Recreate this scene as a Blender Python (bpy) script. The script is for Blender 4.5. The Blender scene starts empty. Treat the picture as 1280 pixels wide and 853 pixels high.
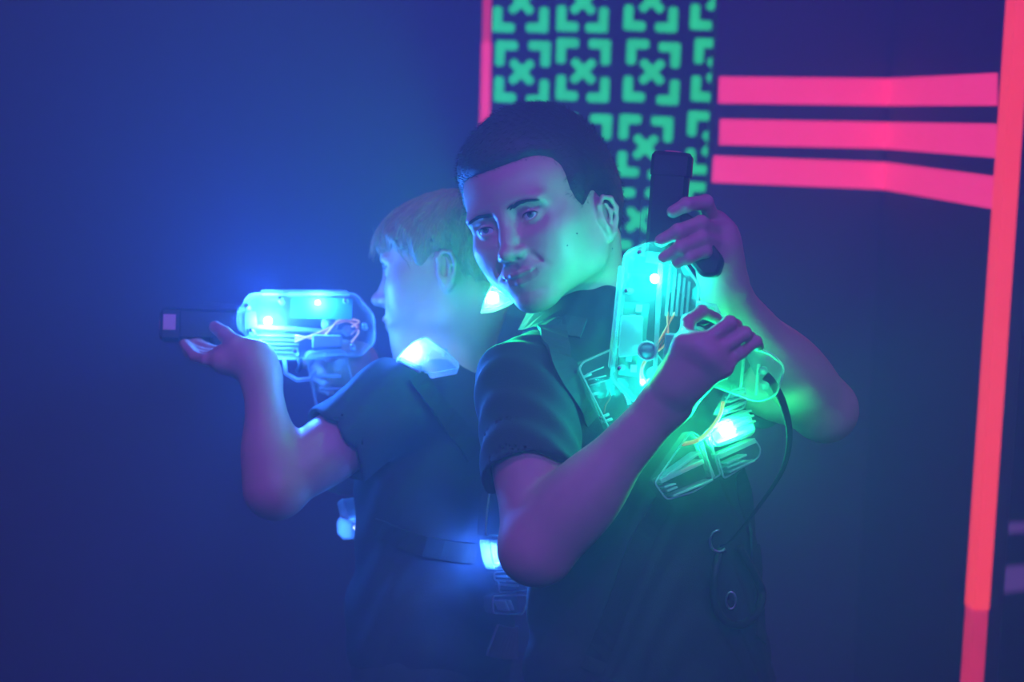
import bpy, bmesh, math, random, time
import numpy as np

random.seed(5)
rng = np.random.default_rng(5)
scene = bpy.context.scene
C = scene.collection

# ------------------------------------------------------------------ camera
LENS, FPX = 70.0, 1280 * 70.0 / 36.0
CAM = np.array([0.0, 0.0, 1.52])
pitch, roll = math.radians(-6.3), math.radians(2.4)
fwd = np.array([0, math.cos(pitch), math.sin(pitch)])
up0 = np.array([0, -math.sin(pitch), math.cos(pitch)])
rt0 = np.array([1.0, 0, 0])
rgt = math.cos(roll) * rt0 + math.sin(roll) * up0
upv = math.cos(roll) * up0 - math.sin(roll) * rt0
B = np.stack([rgt, fwd, upv], 1)                      # columns: right, away, up

def P(x, y, d):
    """the point at distance d along the view whose picture position is x, y (1280 x 853)"""
    return CAM + d * fwd + (x - 640) / FPX * d * rgt - (y - 426.5) / FPX * d * upv

def W(v):
    """a direction given as right, away, up"""
    return B @ np.asarray(v, float)

cam_data = bpy.data.cameras.new('camera'); cam = bpy.data.objects.new('camera', cam_data); C.objects.link(cam)
cam_data.lens = LENS; cam_data.sensor_width = 36
cam.location = CAM
from mathutils import Matrix, Vector
cam.rotation_euler = Matrix([[rgt[i], upv[i], -fwd[i]] for i in range(3)]).to_euler()
cam_data.clip_start = .05
cam_data.dof.use_dof = True; cam_data.dof.focus_distance = 2.13; cam_data.dof.aperture_fstop = 4.0
scene.camera = cam

# ------------------------------------------------------------------ haze in the air, exposure
world = bpy.data.worlds.new('arena_air'); scene.world = world; world.use_nodes = True
nt = world.node_tree
nt.nodes['Background'].inputs[0].default_value = (.01, .004, .05, 1); nt.nodes['Background'].inputs[1].default_value = .3
vs = nt.nodes.new('ShaderNodeVolumeScatter'); vs.inputs['Color'].default_value = (.42, .54, 1, 1)     # fine haze, scatters blue more than red
vs.inputs['Density'].default_value = .20
vs.inputs['Anisotropy'].default_value = .0
nt.links.new(vs.outputs[0], nt.nodes['World Output'].inputs['Volume'])
scene.view_settings.view_transform = 'Standard'; scene.view_settings.look = 'None'
scene.view_settings.exposure = 0.0; scene.view_settings.gamma = 1.0; scene.view_settings.use_curve_mapping = False
scene.cycles.volume_bounces = 1; scene.cycles.max_bounces = 8; scene.cycles.diffuse_bounces = 3
scene.cycles.transparent_max_bounces = 40; scene.cycles.caustics_reflective = False; scene.cycles.caustics_refractive = False
scene.cycles.sample_clamp_indirect = 4.0

# ------------------------------------------------------------------ lights: blacklight tubes on the ceiling and an added violet fill spot (the LEDs sit in their guns and vests)
def area(name, loc, aim, sx, sy, power, col):
    l = bpy.data.lights.new(name, 'AREA'); l.shape = 'RECTANGLE'; l.size = sx; l.size_y = sy; l.energy = power; l.color = col
    o = bpy.data.objects.new(name, l); C.objects.link(o); o.location = loc
    o.rotation_euler = (Vector(aim) - Vector(loc)).to_track_quat('-Z', 'Y').to_euler(); return o
UV = (.13, .02, 1.0)
area('blacklight_left', (-1.1, 1.3, 2.8), (-.9, 2.6, .6), 1.2, .10, 13, (.36, .02, 1.0))
area('blacklight_right', (1.2, 1.0, 2.8), (.6, 3.0, 1.2), 1.2, .10, 12, (.28, .02, 1.0))
sl = bpy.data.lights.new('violet_fill_spot', 'SPOT'); sl.energy = 290; sl.color = (.14, .06, 1.0); sl.spot_size = math.radians(30); sl.spot_blend = .8; sl.shadow_soft_size = .12  # added unseen fill, brightens the boys' faces and arms
so = bpy.data.objects.new('violet_fill_spot', sl); C.objects.link(so); so.location = (.25, -.6, 2.75)
so.rotation_euler = (Vector((.06, 2.2, 1.32)) - so.location).to_track_quat('-Z', 'Y').to_euler()
# ------------------------------------------------------------------ signed-distance sculpting kit
def nrm(v):
    v = np.asarray(v, float)
    return v / (np.linalg.norm(v) + 1e-12)

def smin(a, b, k):
    if k <= 0: return np.minimum(a, b)
    h = np.maximum(k - np.abs(a - b), 0) / k
    return np.minimum(a, b) - h * h * k * .25

def smax(a, b, k):
    return -smin(-a, -b, k)

def rot_xyz(x=0, y=0, z=0):
    x, y, z = math.radians(x), math.radians(y), math.radians(z)
    cx, sx, cy, sy, cz, sz = math.cos(x), math.sin(x), math.cos(y), math.sin(y), math.cos(z), math.sin(z)
    Rx = np.array([[1, 0, 0], [0, cx, -sx], [0, sx, cx]])
    Ry = np.array([[cy, 0, sy], [0, 1, 0], [-sy, 0, cy]])
    Rz = np.array([[cz, -sz, 0], [sz, cz, 0], [0, 0, 1]])
    return Rz @ Ry @ Rx

class Field:
    """an ordered list of shapes melted together; negative inside"""
    def __init__(self): self.ops = []
    def op(self, f, lo, hi, k=.01, mode='u'):
        self.ops.append((f, np.asarray(lo, np.float32), np.asarray(hi, np.float32), k, mode)); return self
    def ell(self, c, r, k=.01, R=None, mode='u'):
        c = np.asarray(c, np.float32); r = np.asarray(r, np.float32) * np.ones(3, np.float32)
        Rm = None if R is None else np.asarray(R, np.float32)
        def f(P):
            q = P - c
            if Rm is not None: q = q @ Rm
            a = q / r
            k0 = np.sqrt((a * a).sum(1)); b = a / r
            k1 = np.sqrt((b * b).sum(1))
            return k0 * (k0 - 1) / np.maximum(k1, 1e-6)
        m = float(r.max()) if R is not None else r
        return self.op(f, c - m, c + m, k, mode)
    def cone(self, a, b, ra, rb=None, k=.01, mode='u', flat=None):
        a = np.asarray(a, np.float32); b = np.asarray(b, np.float32); rb = ra if rb is None else rb
        ba = b - a; L = float((ba * ba).sum()) + 1e-12
        def f(P):
            pa = P - a
            h = np.clip(pa @ ba / L, 0, 1)
            q = pa - h[:, None] * ba
            if flat is not None:                      # flat = (direction, factor): squashed along a direction
                n, s = flat
                n = np.asarray(n, np.float32)
                q = q + (q @ n)[:, None] * n * (1 / s - 1)
            return np.sqrt((q * q).sum(1)) - (ra + (rb - ra) * h)
        m = max(ra, rb)
        return self.op(f, np.minimum(a, b) - m, np.maximum(a, b) + m, k, mode)
    def chain(self, pts, rs, k=.006, k0=None, mode='u', flat=None):
        for i in range(len(pts) - 1):
            self.cone(pts[i], pts[i + 1], rs[i], rs[i + 1], k if (i or k0 is None) else k0, mode, flat)
        return self
    def box(self, c, hs, r=.003, k=.002, R=None, mode='u'):
        c = np.asarray(c, np.float32); hs = np.asarray(hs, np.float32) - r
        Rm = None if R is None else np.asarray(R, np.float32)
        def f(P):
            q = P - c
            if Rm is not None: q = q @ Rm
            q = np.abs(q) - hs
            o = np.maximum(q, 0)
            return np.sqrt((o * o).sum(1)) + np.minimum(q.max(1), 0) - r
        m = float(np.linalg.norm(hs) + r) if R is not None else hs + r
        return self.op(f, c - m, c + m, k, mode)
    def half(self, p, n, k=.004, lo=(-9, -9, -9), hi=(9, 9, 9)):
        """cuts away the side n points to"""
        p = np.asarray(p, np.float32); n = nrm(n).astype(np.float32)
        return self.op(lambda P: -((P - p) @ n), lo, hi, k, 's')
    def bump(self, f, lo=(-9, -9, -9), hi=(9, 9, 9)):
        return self.op(f, lo, hi, 0, 'b')
    def sub(self, other, R=np.eye(3), o=(0, 0, 0), k=.01, lo=None, hi=None):
        """another field set at o, turned by R"""
        R = np.asarray(R, np.float32); o = np.asarray(o, np.float32)
        return self.op(lambda P: other((P - o) @ R, .03), lo, hi, k, 'u')
    def bounds(self, pad=.02):
        o = [q for q in self.ops if q[4] == 'u']
        return np.min([q[1] for q in o], 0) - pad, np.max([q[2] for q in o], 0) + pad
    def __call__(self, P, margin=.02):
        d = np.full(len(P), 1.0, np.float32)
        for f, lo, hi, k, mode in self.ops:
            e = margin + 3 * k
            m = np.flatnonzero(((P > lo - e) & (P < hi + e)).all(1)) if lo[0] > -8 else slice(None)
            if not isinstance(m, slice) and len(m) == 0: continue
            Q = P[m]; v = f(Q).astype(np.float32)
            if mode == 'u': d[m] = smin(d[m], v, k)
            elif mode == 's': d[m] = smax(d[m], -v, k)
            elif mode == 'i': d[m] = smax(d[m], v, k)
            else: d[m] = d[m] + v
        return d

def surface(fn, lo, hi, h):
    """surface nets of a field over a box: vertices and quads"""
    lo = np.asarray(lo, float); hi = np.asarray(hi, float)
    n4 = np.ceil((hi - lo) / (4 * h)).astype(int) + 1
    ax = [lo[i] + (np.arange(n4[i]) * 4 + 1.5) * h for i in range(3)]
    C = np.stack(np.meshgrid(*ax, indexing='ij'), -1).reshape(-1, 3).astype(np.float32)
    dc = fn(C, 16 * h).reshape(n4)
    near = np.abs(dc) < 10 * h
    n = n4 * 4
    D = np.repeat(np.repeat(np.repeat(dc, 4, 0), 4, 1), 4, 2).astype(np.float32)
    M = np.repeat(np.repeat(np.repeat(near, 4, 0), 4, 1), 4, 2)
    idx = np.flatnonzero(M)
    for s in range(0, len(idx), 1500000):
        sub = idx[s:s + 1500000]
        ijk = np.stack(np.unravel_index(sub, n), 1)
        D.ravel()[sub] = fn((lo + ijk * h).astype(np.float32), 6 * h)
    S = D < 0
    s8 = np.zeros(n - 1, np.int8)
    for a in (0, 1):
        for b in (0, 1):
            for c in (0, 1):
                s8 += S[a:n[0] - 1 + a, b:n[1] - 1 + b, c:n[2] - 1 + c]
    act = (s8 > 0) & (s8 < 8)
    cells = np.stack(np.nonzero(act), 1)
    vid = np.full(n - 1, -1, np.int64); vid[act] = np.arange(len(cells))
    acc = np.zeros((len(cells), 3)); cnt = np.zeros(len(cells))
    cor = np.array([(a, b, c) for a in (0, 1) for b in (0, 1) for c in (0, 1)])
    vals = [D[cells[:, 0] + a, cells[:, 1] + b, cells[:, 2] + c] for a, b, c in cor]
    for i in range(8):
        for j in range(i + 1, 8):
            if np.abs(cor[i] - cor[j]).sum() != 1: continue
            x = (vals[i] < 0) != (vals[j] < 0)
            t = np.where(x, vals[i] / np.where(x, vals[i] - vals[j], 1), 0)
            acc += np.where(x[:, None], cor[i] + t[:, None] * (cor[j] - cor[i]), 0); cnt += x
    V = lo + (cells + acc / np.maximum(cnt, 1)[:, None]) * h
    Q = []
    for axis in range(3):
        sl0 = [slice(1, -1)] * 3; sl1 = [slice(1, -1)] * 3
        sl0[axis] = slice(0, -1); sl1[axis] = slice(1, None)
        a, b = S[tuple(sl0)], S[tuple(sl1)]
        e = np.stack(np.nonzero(a != b), 1)
        off = np.ones(3, int); off[axis] = 0
        e = e + off
        sgn = S[e[:, 0], e[:, 1], e[:, 2]]
        u, v = [(1, 2), (2, 0), (0, 1)][axis]
        du = np.zeros(3, int); du[u] = 1; dv = np.zeros(3, int); dv[v] = 1
        q = np.stack([vid[tuple((e - du - dv).T)], vid[tuple((e - dv).T)], vid[tuple(e.T)], vid[tuple((e - du).T)]], 1)
        q[~sgn] = q[~sgn][:, ::-1]
        Q.append(q[(q >= 0).all(1)])
    return V, np.concatenate(Q)

def relax(V, Q, it=1, lam=.5):
    """a light smoothing pass that takes the stair-steps out"""
    for _ in range(it):
        acc = np.zeros_like(V); cnt = np.zeros(len(V))
        for i in range(4):
            for j in (1, 3):
                np.add.at(acc, Q[:, i], V[Q[:, (i + j) % 4]]); np.add.at(cnt, Q[:, i], 1)
        V = V + lam * (acc / np.maximum(cnt, 1)[:, None] - V)
    return V

def quads_mesh(name, pieces, smooth=True):
    Vs, Qs, o = [], [], 0
    for V, Q in pieces:
        Vs.append(V); Qs.append(Q + o); o += len(V)
    V = np.concatenate(Vs).astype(np.float32); Q = np.concatenate(Qs).astype(np.int32)
    me = bpy.data.meshes.new(name)
    me.vertices.add(len(V)); me.vertices.foreach_set('co', V.ravel())
    me.loops.add(Q.size); me.loops.foreach_set('vertex_index', Q.ravel())
    me.polygons.add(len(Q)); me.polygons.foreach_set('loop_start', np.arange(0, Q.size, 4, dtype=np.int32))
    me.polygons.foreach_set('loop_total', np.full(len(Q), 4, np.int32))
    me.polygons.foreach_set('use_smooth', np.full(len(Q), smooth))
    me.update(calc_edges=True); me.validate()
    return me
# ------------------------------------------------------------------ objects
def link(name, me, mat=None, parent=None):
    o = bpy.data.objects.new(name, me); C.objects.link(o)
    if mat is not None and me is not None: me.materials.append(mat)
    if parent is not None: o.parent = parent
    return o
def tag(o, label, cat, group=None):
    o['label'] = label; o['category'] = cat
    if group: o['group'] = group
    return o
def empty(name, loc, label, cat, group=None, R=None):
    o = bpy.data.objects.new(name, None); C.objects.link(o); o.empty_display_size = .05
    M = Matrix.Identity(4)
    if R is not None: M = Matrix([list(R[i]) for i in range(3)]).to_4x4()
    M.translation = Vector(loc); o.matrix_world = M
    return tag(o, label, cat, group)
def struct(name, me, mat): 
    o = link(name, me, mat); o['kind'] = 'structure'; return o
def part(name, me, mat, parent, world=True):
    """a mesh given in world coordinates hung under its thing"""
    o = link(name, me, mat, parent)
    if world: 
        M = parent.matrix_world if parent.parent is None else parent.parent.matrix_world @ parent.matrix_local
        o.matrix_parent_inverse = M.inverted()
    return o

class MB:
    """collects faces of one mesh"""
    def __init__(self): self.v = []; self.f = []; self.sm = []
    def add(self, vs, fs, smooth=False):
        o = len(self.v); self.v += [tuple(map(float, p)) for p in vs]
        for f in fs: self.f.append(tuple(i + o for i in f)); self.sm.append(smooth)
        return self
    def box(self, c, h, R=np.eye(3)):
        c = np.asarray(c, float)
        vs = [c + R @ (np.array([a, b, d]) * h) for a in (-1, 1) for b in (-1, 1) for d in (-1, 1)]
        return self.add(vs, [(0, 1, 3, 2), (4, 6, 7, 5), (0, 4, 5, 1), (2, 3, 7, 6), (0, 2, 6, 4), (1, 5, 7, 3)])
    def tube(self, pts, r, n=8, cap=True, flat=None):
        pts = [np.asarray(p, float) for p in pts]; rs = r if hasattr(r, '__len__') else [r] * len(pts)
        vs, fs = [], []; ref = None
        for i, p in enumerate(pts):
            t = nrm(pts[min(i + 1, len(pts) - 1)] - pts[max(i - 1, 0)])
            if ref is None: ref = nrm(np.cross(t, [.31, .52, .79]) if flat is None else np.cross(t, flat))
            ref = nrm(ref - t * (ref @ t)); bi = np.cross(t, ref)
            k = .25 if flat is not None else 1
            vs += [p + rs[i] * (math.cos(a) * ref + k * math.sin(a) * bi) for a in np.arange(n) * 2 * math.pi / n]
        for i in range(len(pts) - 1):
            for j in range(n):
                fs.append((i * n + j, i * n + (j + 1) % n, (i + 1) * n + (j + 1) % n, (i + 1) * n + j))
        if cap: fs += [tuple(range(n))[::-1], tuple(range((len(pts) - 1) * n, len(pts) * n))]
        return self.add(vs, fs, True)
    def loft(self, rings, cap=True, smooth=False):
        n = len(rings[0]); fs = []
        for i in range(len(rings) - 1):
            for j in range(n): fs.append((i * n + j, i * n + (j + 1) % n, (i + 1) * n + (j + 1) % n, (i + 1) * n + j))
        if cap: fs += [tuple(range(n))[::-1], tuple(range((len(rings) - 1) * n, len(rings) * n))]
        return self.add([p for r in rings for p in r], fs, smooth)
    def ball(self, c, r, R=np.eye(3), n=12, m=7):
        r = np.asarray(r) * np.ones(3); c = np.asarray(c, float); rings = []
        for i in range(1, m):
            a = math.pi * i / m
            rings.append([c + R @ (r * np.array([math.sin(a) * math.cos(t), math.sin(a) * math.sin(t), -math.cos(a)])) for t in np.arange(n) * 2 * math.pi / n])
        return self.loft(rings, True, True)
    def mesh(self, name):
        me = bpy.data.meshes.new(name); me.from_pydata(self.v, [], self.f)
        me.polygons.foreach_set('use_smooth', self.sm); me.update(); return me

def inset(poly, d):
    """moves every side of a convex or gently concave outline inwards by d"""
    poly = [np.asarray(p, float) for p in poly]; n = len(poly)
    area2 = sum(poly[i][0] * poly[(i + 1) % n][1] - poly[(i + 1) % n][0] * poly[i][1] for i in range(n))
    s = 1 if area2 > 0 else -1; out = []
    for i in range(n):
        a, b, c = poly[i - 1], poly[i], poly[(i + 1) % n]
        u, v = nrm(b - a), nrm(c - b)
        nu, nv = s * np.array([-u[1], u[0]]), s * np.array([-v[1], v[0]])
        m = nu + nv; out.append(b + m * d / max(1 + nu @ nv, .35))
    return out
def roundpoly(poly, r, seg=4):
    poly = [np.asarray(p, float) for p in poly]; n = len(poly); out = []
    for i in range(n):
        a, b, c = poly[i - 1], poly[i], poly[(i + 1) % n]
        rr = r[i] if hasattr(r, '__len__') else r
        rr = min(rr, .45 * np.linalg.norm(a - b), .45 * np.linalg.norm(c - b))
        p, q = b + nrm(a - b) * rr, b + nrm(c - b) * rr
        out += [(1 - t) ** 2 * p + 2 * t * (1 - t) * b + t * t * q for t in np.linspace(0, 1, seg + 1)]
    return out
def slab(mb, poly, t0, t1, bev=.004, F=None):
    """an outline in the (u, v) plane given thickness t0..t1 with bevelled rims; F maps (u, v, t) to space"""
    F = F or (lambda u, v, t: (u, v, t))
    rings = [[F(p[0], p[1], t) for p in inset(poly, d)] for t, d in ((t0, bev), (t0 + bev * .4, bev * .3), (t0 + bev, 0), (t1 - bev, 0), (t1 - bev * .4, bev * .3), (t1, bev))]
    mb.loft(rings); return mb

# ------------------------------------------------------------------ materials
def new_mat(name):
    m = bpy.data.materials.new(name); m.use_nodes = True; n = m.node_tree.nodes
    return m, n, m.node_tree.links, n['Principled BSDF'], n['Material Output']
def plain(name, col, rough=.6, noise=0, scale=40, bump=0, bscale=200, metallic=0, emit=None, spec=.5, stretch=None):
    m, n, l, b, out = new_mat(name)
    b.inputs['Base Color'].default_value = (*col, 1); b.inputs['Roughness'].default_value = rough; b.inputs['Metallic'].default_value = metallic
    b.inputs['Specular IOR Level'].default_value = spec
    tc = n.new('ShaderNodeTexCoord'); src = tc.outputs['Object']
    if stretch:
        mp = n.new('ShaderNodeMapping'); mp.inputs['Scale'].default_value = stretch; l.new(src, mp.inputs[0]); src = mp.outputs[0]
    if noise:
        t = n.new('ShaderNodeTexNoise'); t.inputs['Scale'].default_value = scale; t.inputs['Detail'].default_value = 5; l.new(src, t.inputs['Vector'])
        r = n.new('ShaderNodeMix'); r.data_type = 'RGBA'
        r.inputs[6].default_value = (*[c * (1 - noise) for c in col], 1); r.inputs[7].default_value = (*[min(1, c * (1 + noise)) for c in col], 1)
        l.new(t.outputs[0], r.inputs[0]); l.new(r.outputs[2], b.inputs['Base Color'])
        if emit: l.new(r.outputs[2], b.inputs['Emission Color'])
    if bump:
        t = n.new('ShaderNodeTexNoise'); t.inputs['Scale'].default_value = bscale; t.inputs['Detail'].default_value = 4; l.new(src, t.inputs['Vector'])
        bp = n.new('ShaderNodeBump'); bp.inputs['Strength'].default_value = bump; bp.inputs['Distance'].default_value = .002
        l.new(t.outputs[0], bp.inputs['Height']); l.new(bp.outputs[0], b.inputs['Normal'])
    if emit:
        if not noise: b.inputs['Emission Color'].default_value = (*emit[0], 1)
        b.inputs['Emission Strength'].default_value = emit[1]
    return m
def clear_plastic(name, tint=(.9, .97, 1), milk=.10, rim=.5):
    """moulded clear plastic: lets light straight through, glints by Fresnel, a little milky inside"""
    m, n, l, b, out = new_mat(name); n.remove(b)
    tr = n.new('ShaderNodeBsdfTransparent'); tr.inputs[0].default_value = (*tint, 1)
    gl = n.new('ShaderNodeBsdfGlossy'); gl.inputs['Roughness'].default_value = .12
    df = n.new('ShaderNodeBsdfDiffuse'); df.inputs[0].default_value = (.9, .95, .95, 1)
    tl = n.new('ShaderNodeBsdfTranslucent'); tl.inputs[0].default_value = (.9, .95, .95, 1)
    ad = n.new('ShaderNodeMixShader'); ad.inputs[0].default_value = .6; l.new(df.outputs[0], ad.inputs[1]); l.new(tl.outputs[0], ad.inputs[2])
    lw = n.new('ShaderNodeLayerWeight'); lw.inputs[0].default_value = .35
    mr = n.new('ShaderNodeMapRange'); mr.inputs[1].default_value = 0; mr.inputs[2].default_value = 1; mr.inputs[3].default_value = milk; mr.inputs[4].default_value = rim
    l.new(lw.outputs['Facing'], mr.inputs[0])
    tx = n.new('ShaderNodeTexCoord'); nz = n.new('ShaderNodeTexNoise'); nz.inputs['Scale'].default_value = 60; l.new(tx.outputs['Object'], nz.inputs[0])
    bp = n.new('ShaderNodeBump'); bp.inputs['Strength'].default_value = .15; bp.inputs['Distance'].default_value = .002; l.new(nz.outputs[0], bp.inputs['Height'])
    l.new(bp.outputs[0], gl.inputs['Normal'])
    m1 = n.new('ShaderNodeMixShader'); l.new(mr.outputs[0], m1.inputs[0]); l.new(tr.outputs[0], m1.inputs[1]); l.new(ad.outputs[0], m1.inputs[2])
    fr = n.new('ShaderNodeFresnel'); fr.inputs[0].default_value = 1.45
    fm = n.new('ShaderNodeMath'); fm.operation = 'MULTIPLY'; fm.inputs[1].default_value = .45; l.new(fr.outputs[0], fm.inputs[0])
    m2 = n.new('ShaderNodeMixShader'); l.new(fm.outputs[0], m2.inputs[0]); l.new(m1.outputs[0], m2.inputs[1]); l.new(gl.outputs[0], m2.inputs[2])
    l.new(m2.outputs[0], out.inputs['Surface']); return m
def glow(name, col, strength):
    m, n, l, b, out = new_mat(name); n.remove(b)
    e = n.new('ShaderNodeEmission'); e.inputs[0].default_value = (*col, 1); e.inputs[1].default_value = strength
    l.new(e.outputs[0], out.inputs['Surface']); return m
def self_lit(name, col, out_strength, rough=.6, noise=.12):
    """pigment with its own emission: fluorescent under blacklight, elsewhere added glow"""
    return plain(name, col, rough, noise=noise, scale=30, emit=(col, out_strength), spec=.2)
# ------------------------------------------------------------------ heads (face looks to -Y, own left is +X, eye line at z = 0)
def head_field(jaw=1.0, chin=0., smile=0., nose_up=0., nose=1., cheek=0., lid=(.0045, .0040), ears=True, ear_dz=0., ear_dy=0., low=1., high=1.):
    F = Field()
    F.ell((0, .014, .030), (.0735, .0925, .0800), 0)                     # cranium
    F.ell((0, -.022, .030), (.0660, .0620, .0570), .03)                  # forehead
    F.ell((0, -.020, -.030), (.0620, .0640, .0640), .03)                 # mid face
    for s in (1, -1):
        F.cone((s * .054 * jaw, .008, -.040), (s * .046 * jaw, -.012, -.072), .016, .013, .034)     # jaw
        F.cone((s * .046 * jaw, -.012, -.072), (s * .015, -.066, -.099), .013, .011, .034)
        F.ell((s * .042, -.054, -.024), (.020 + cheek, .019, .016), .034)                           # cheekbone
        F.ell((s * .030, -.056, -.056), (.022 + cheek, .020, .024), .034)
        F.ell((s * .030, -.0715, .0185), (.021, .0085, .0060), .020, rot_xyz(0, s * 8, s * -14))    # brow
    F.ell((0, -.0735, -.100 - chin), (.017, .0135, .0120), .022)         # chin
    F.ell((0, -.0725, -.066), (.027, .0205, .020), .024)                 # muzzle
    F.ell((0, -.0790, -.088), (.016, .006, .005), .010, mode='s')        # hollow under the lower lip
    for s in (1, -1):                                                    # eye hollows
        F.ell((s * .0325, -.0915, .0000), (.0190, .0150, .0110), .018, rot_xyz(0, s * 6, s * -22), mode='s')
        F.ell((s * .0150, -.0910, -.0030), (.0070, .0110, .0130), .010, mode='s')
    # nose
    nz = nose
    F.cone((0, -.0775, .012), (0, -.0880, -.016), .0062, .0072, .012)
    F.cone((0, -.0880, -.016), (0, -.0985 - .002 * nz, -.0345 + nose_up), .0072, .0088, .008)
    F.ell((0, -.0990 - .003 * nz, -.0355 + nose_up), (.0092, .0090, .0080), .006)
    for s in (1, -1):
        F.ell((s * .0112, -.0925, -.0385 + nose_up * .6), (.0062, .0090, .0066), .005)
    F.cone((0, -.0965, -.0430 + nose_up), (0, -.0890, -.0475), .0040, .0050, .006)
    for s in (1, -1):
        F.ell((s * .0062, -.0965, -.0448 + nose_up * .8), (.0030, .0050, .0034), .002, rot_xyz(25, 0, s * 20), mode='s')
        F.cone((s * .0215, -.0890, -.0450), (s * .0320, -.0790, -.0620), .0004, .0003, .010, mode='s')  # smile fold
    F.ell((0, -.0960, -.0550), (.0035, .0040, .0070), .005, mode='s')    # philtrum
    # mouth
    up = .006 * smile; w = .0225 + .0065 * smile
    cu = [(-w, -.0785, -.0680 + up), (-w * .55, -.0915, -.0650 + up * .3), (-.004, -.0958, -.0632), (.004, -.0958, -.0632), (w * .55, -.0915, -.0650 + up * .3), (w, -.0785, -.0680 + up)]
    cl = [(-w * .95, -.0775, -.0690 + up), (-w * .5, -.0885, -.0722 + up * .2), (0, -.0925, -.0738), (w * .5, -.0885, -.0722 + up * .2), (w * .95, -.0775, -.0690 + up)]
    F.chain(cu, [.0010, .0036, .0042, .0042, .0036, .0010], .003, .004)
    F.chain(cl, [.0010, .0042, .0052, .0042, .0010], .003, .003)
    cm = [(-w * 1.06, -.0815, -.0682 + up * 1.15), (-w * .55, -.0955, -.0680 + up * .3), (0, -.1000, -.0682), (w * .55, -.0955, -.0680 + up * .3), (w * 1.06, -.0815, -.0682 + up * 1.15)]
    F.chain(cm, [.0010, .0011, .0012, .0011, .0010], .0015, .0025, 's')
    # lids round the eyeballs
    for s in (1, -1):
        c = (s * .0315, -.0690, 0)
        F.ell(c, .0136, .004)
        F.ell((s * .0318, -.0835, -.0003), (.0132, .0085, (lid[0] + lid[1]) / 2), .0012, rot_xyz(0, s * -6, s * -12), mode='s')
        F.cone((s * .0230, -.0815, .0072), (s * .0430, -.0745, .0070), .0005, .0004, .004, mode='s')      # fold over the lid
    # ears
    if ears:
        for s in (1, -1):
            E = lambda x, y, z: (s * x, y + ear_dy, z + ear_dz)
            R = rot_xyz(-12, 0, s * 24)
            F.ell(E(.0745, .0150, -.008), (.0055, .0150, .0250), .008, R)
            F.ell(E(.0805, .0140, -.002), (.0055, .0100, .0160), .005, R, 's')
            rim = [E(.0765, .0040, -.004), E(.0790, .0040, .010), E(.0815, .0130, .0185), E(.0845, .0240, .0140), E(.0850, .0285, .000), E(.0820, .0250, -.014), E(.0780, .0170, -.028), E(.0750, .0100, -.034)]
            F.chain(rim, [.0026, .0028, .0029, .0030, .0030, .0028, .0042, .0046], .003, .004)
            F.chain([E(.0800, .0160, .009), E(.0815, .0200, -.002), E(.0790, .0160, -.014)], [.0022, .0024, .0024], .004)
            F.ell(E(.0765, .0035, -.008), (.0034, .0034, .0060), .004)
            F.ell(E(.0775, .0105, -.009), (.0050, .0052, .0075), .003, R, 's')
    if low == 1 and high == 1: return F
    G = Field()                                                          # shorter lower face, flatter crown
    def warped(Q):
        Q = Q.copy(); Q[:, 2] = np.where(Q[:, 2] < 0, Q[:, 2] / low, Q[:, 2] / high); return F(Q, .03) * min(low, high)
    return G.op(warped, (-.12, -.13, -.13), (.12, .13, .13), 0)
# ------------------------------------------------------------------ the two boys
skin = plain('skin', (.62, .40, .31), .46, noise=.10, scale=60, bump=.12, bscale=900)
lip_tint = plain('lip', (.50, .22, .20), .4)
dark_hair = plain('dark_hair', (.035, .022, .016), .55, noise=.4, scale=300)
blond_hair = plain('blond_hair', (.50, .36, .20), .45, noise=.25, scale=250)
blond_cap = plain('darker_blond_cap', (.32, .22, .12), .6, noise=.3, scale=250)  # darkness between the strands put into the cap's colour
shirt_cloth = plain('black_jersey', (.030, .032, .038), .85, noise=.15, scale=90, bump=.35, bscale=900)
shirt_cloth_b = plain('dark_navy_jersey', (.035, .040, .060), .85, noise=.15, scale=90, bump=.35, bscale=900)
jeans_cloth = plain('dark_denim', (.035, .035, .055), .9, noise=.25, scale=200, bump=.4, bscale=700)
shoe_mat = plain('black_rubber', (.02, .02, .02), .6)
eye_white = plain('eye_white', (.75, .74, .72), .15)
iris_mat = plain('iris', (.10, .16, .20), .1)
pupil_mat = plain('pupil', (.004, .004, .004), .08)

def hand(F, wrist, palm, fingers, thumb=None, pr=.0125, palm_mid=None):
    """palm: the knuckles; fingers: joint chains from knuckle to tip; melted onto the wrist"""
    for q in palm: F.cone(wrist, q, .0165, pr, .016)
    for a, b in zip(palm[:-1], palm[1:]): F.cone(a, b, pr, pr, .012)
    if palm_mid is not None: F.ell(palm_mid[0], palm_mid[1], .015)
    for pts, r in fingers:
        n = len(pts); rs = [r * (1.10 - .26 * i / (n - 1)) for i in range(n)]
        F.chain(pts, rs, .0015, .0055)
        for q in pts[1:-1]: F.ell(q, r * 1.05, .002)
    if thumb:
        pts, r = thumb; n = len(pts)
        F.chain(pts, [r * (1.35 - .4 * i / (n - 1)) for i in range(n)], .004, .014)

def taper(F, a, b, ra, rb, belly=None, k=.012):
    F.cone(a, b, ra, rb, k)
    if belly:
        t, r, off = belly; a = np.asarray(a); b = np.asarray(b); L = np.linalg.norm(b - a)
        c = a + (b - a) * t + np.asarray(off); z = nrm(b - a); x = nrm(np.cross(z, [.3, .9, .2])); y = np.cross(z, x)
        F.ell(c, (r, r, L * .36), .014, np.stack([x, y, z], 1))

def frame(f, u):
    """axes of a head or trunk: own left, back, up"""
    f = nrm(f); u = nrm(np.asarray(u) - f * (f @ np.asarray(u))); b = -f
    return np.stack([np.cross(b, u), b, u], 1)

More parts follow.
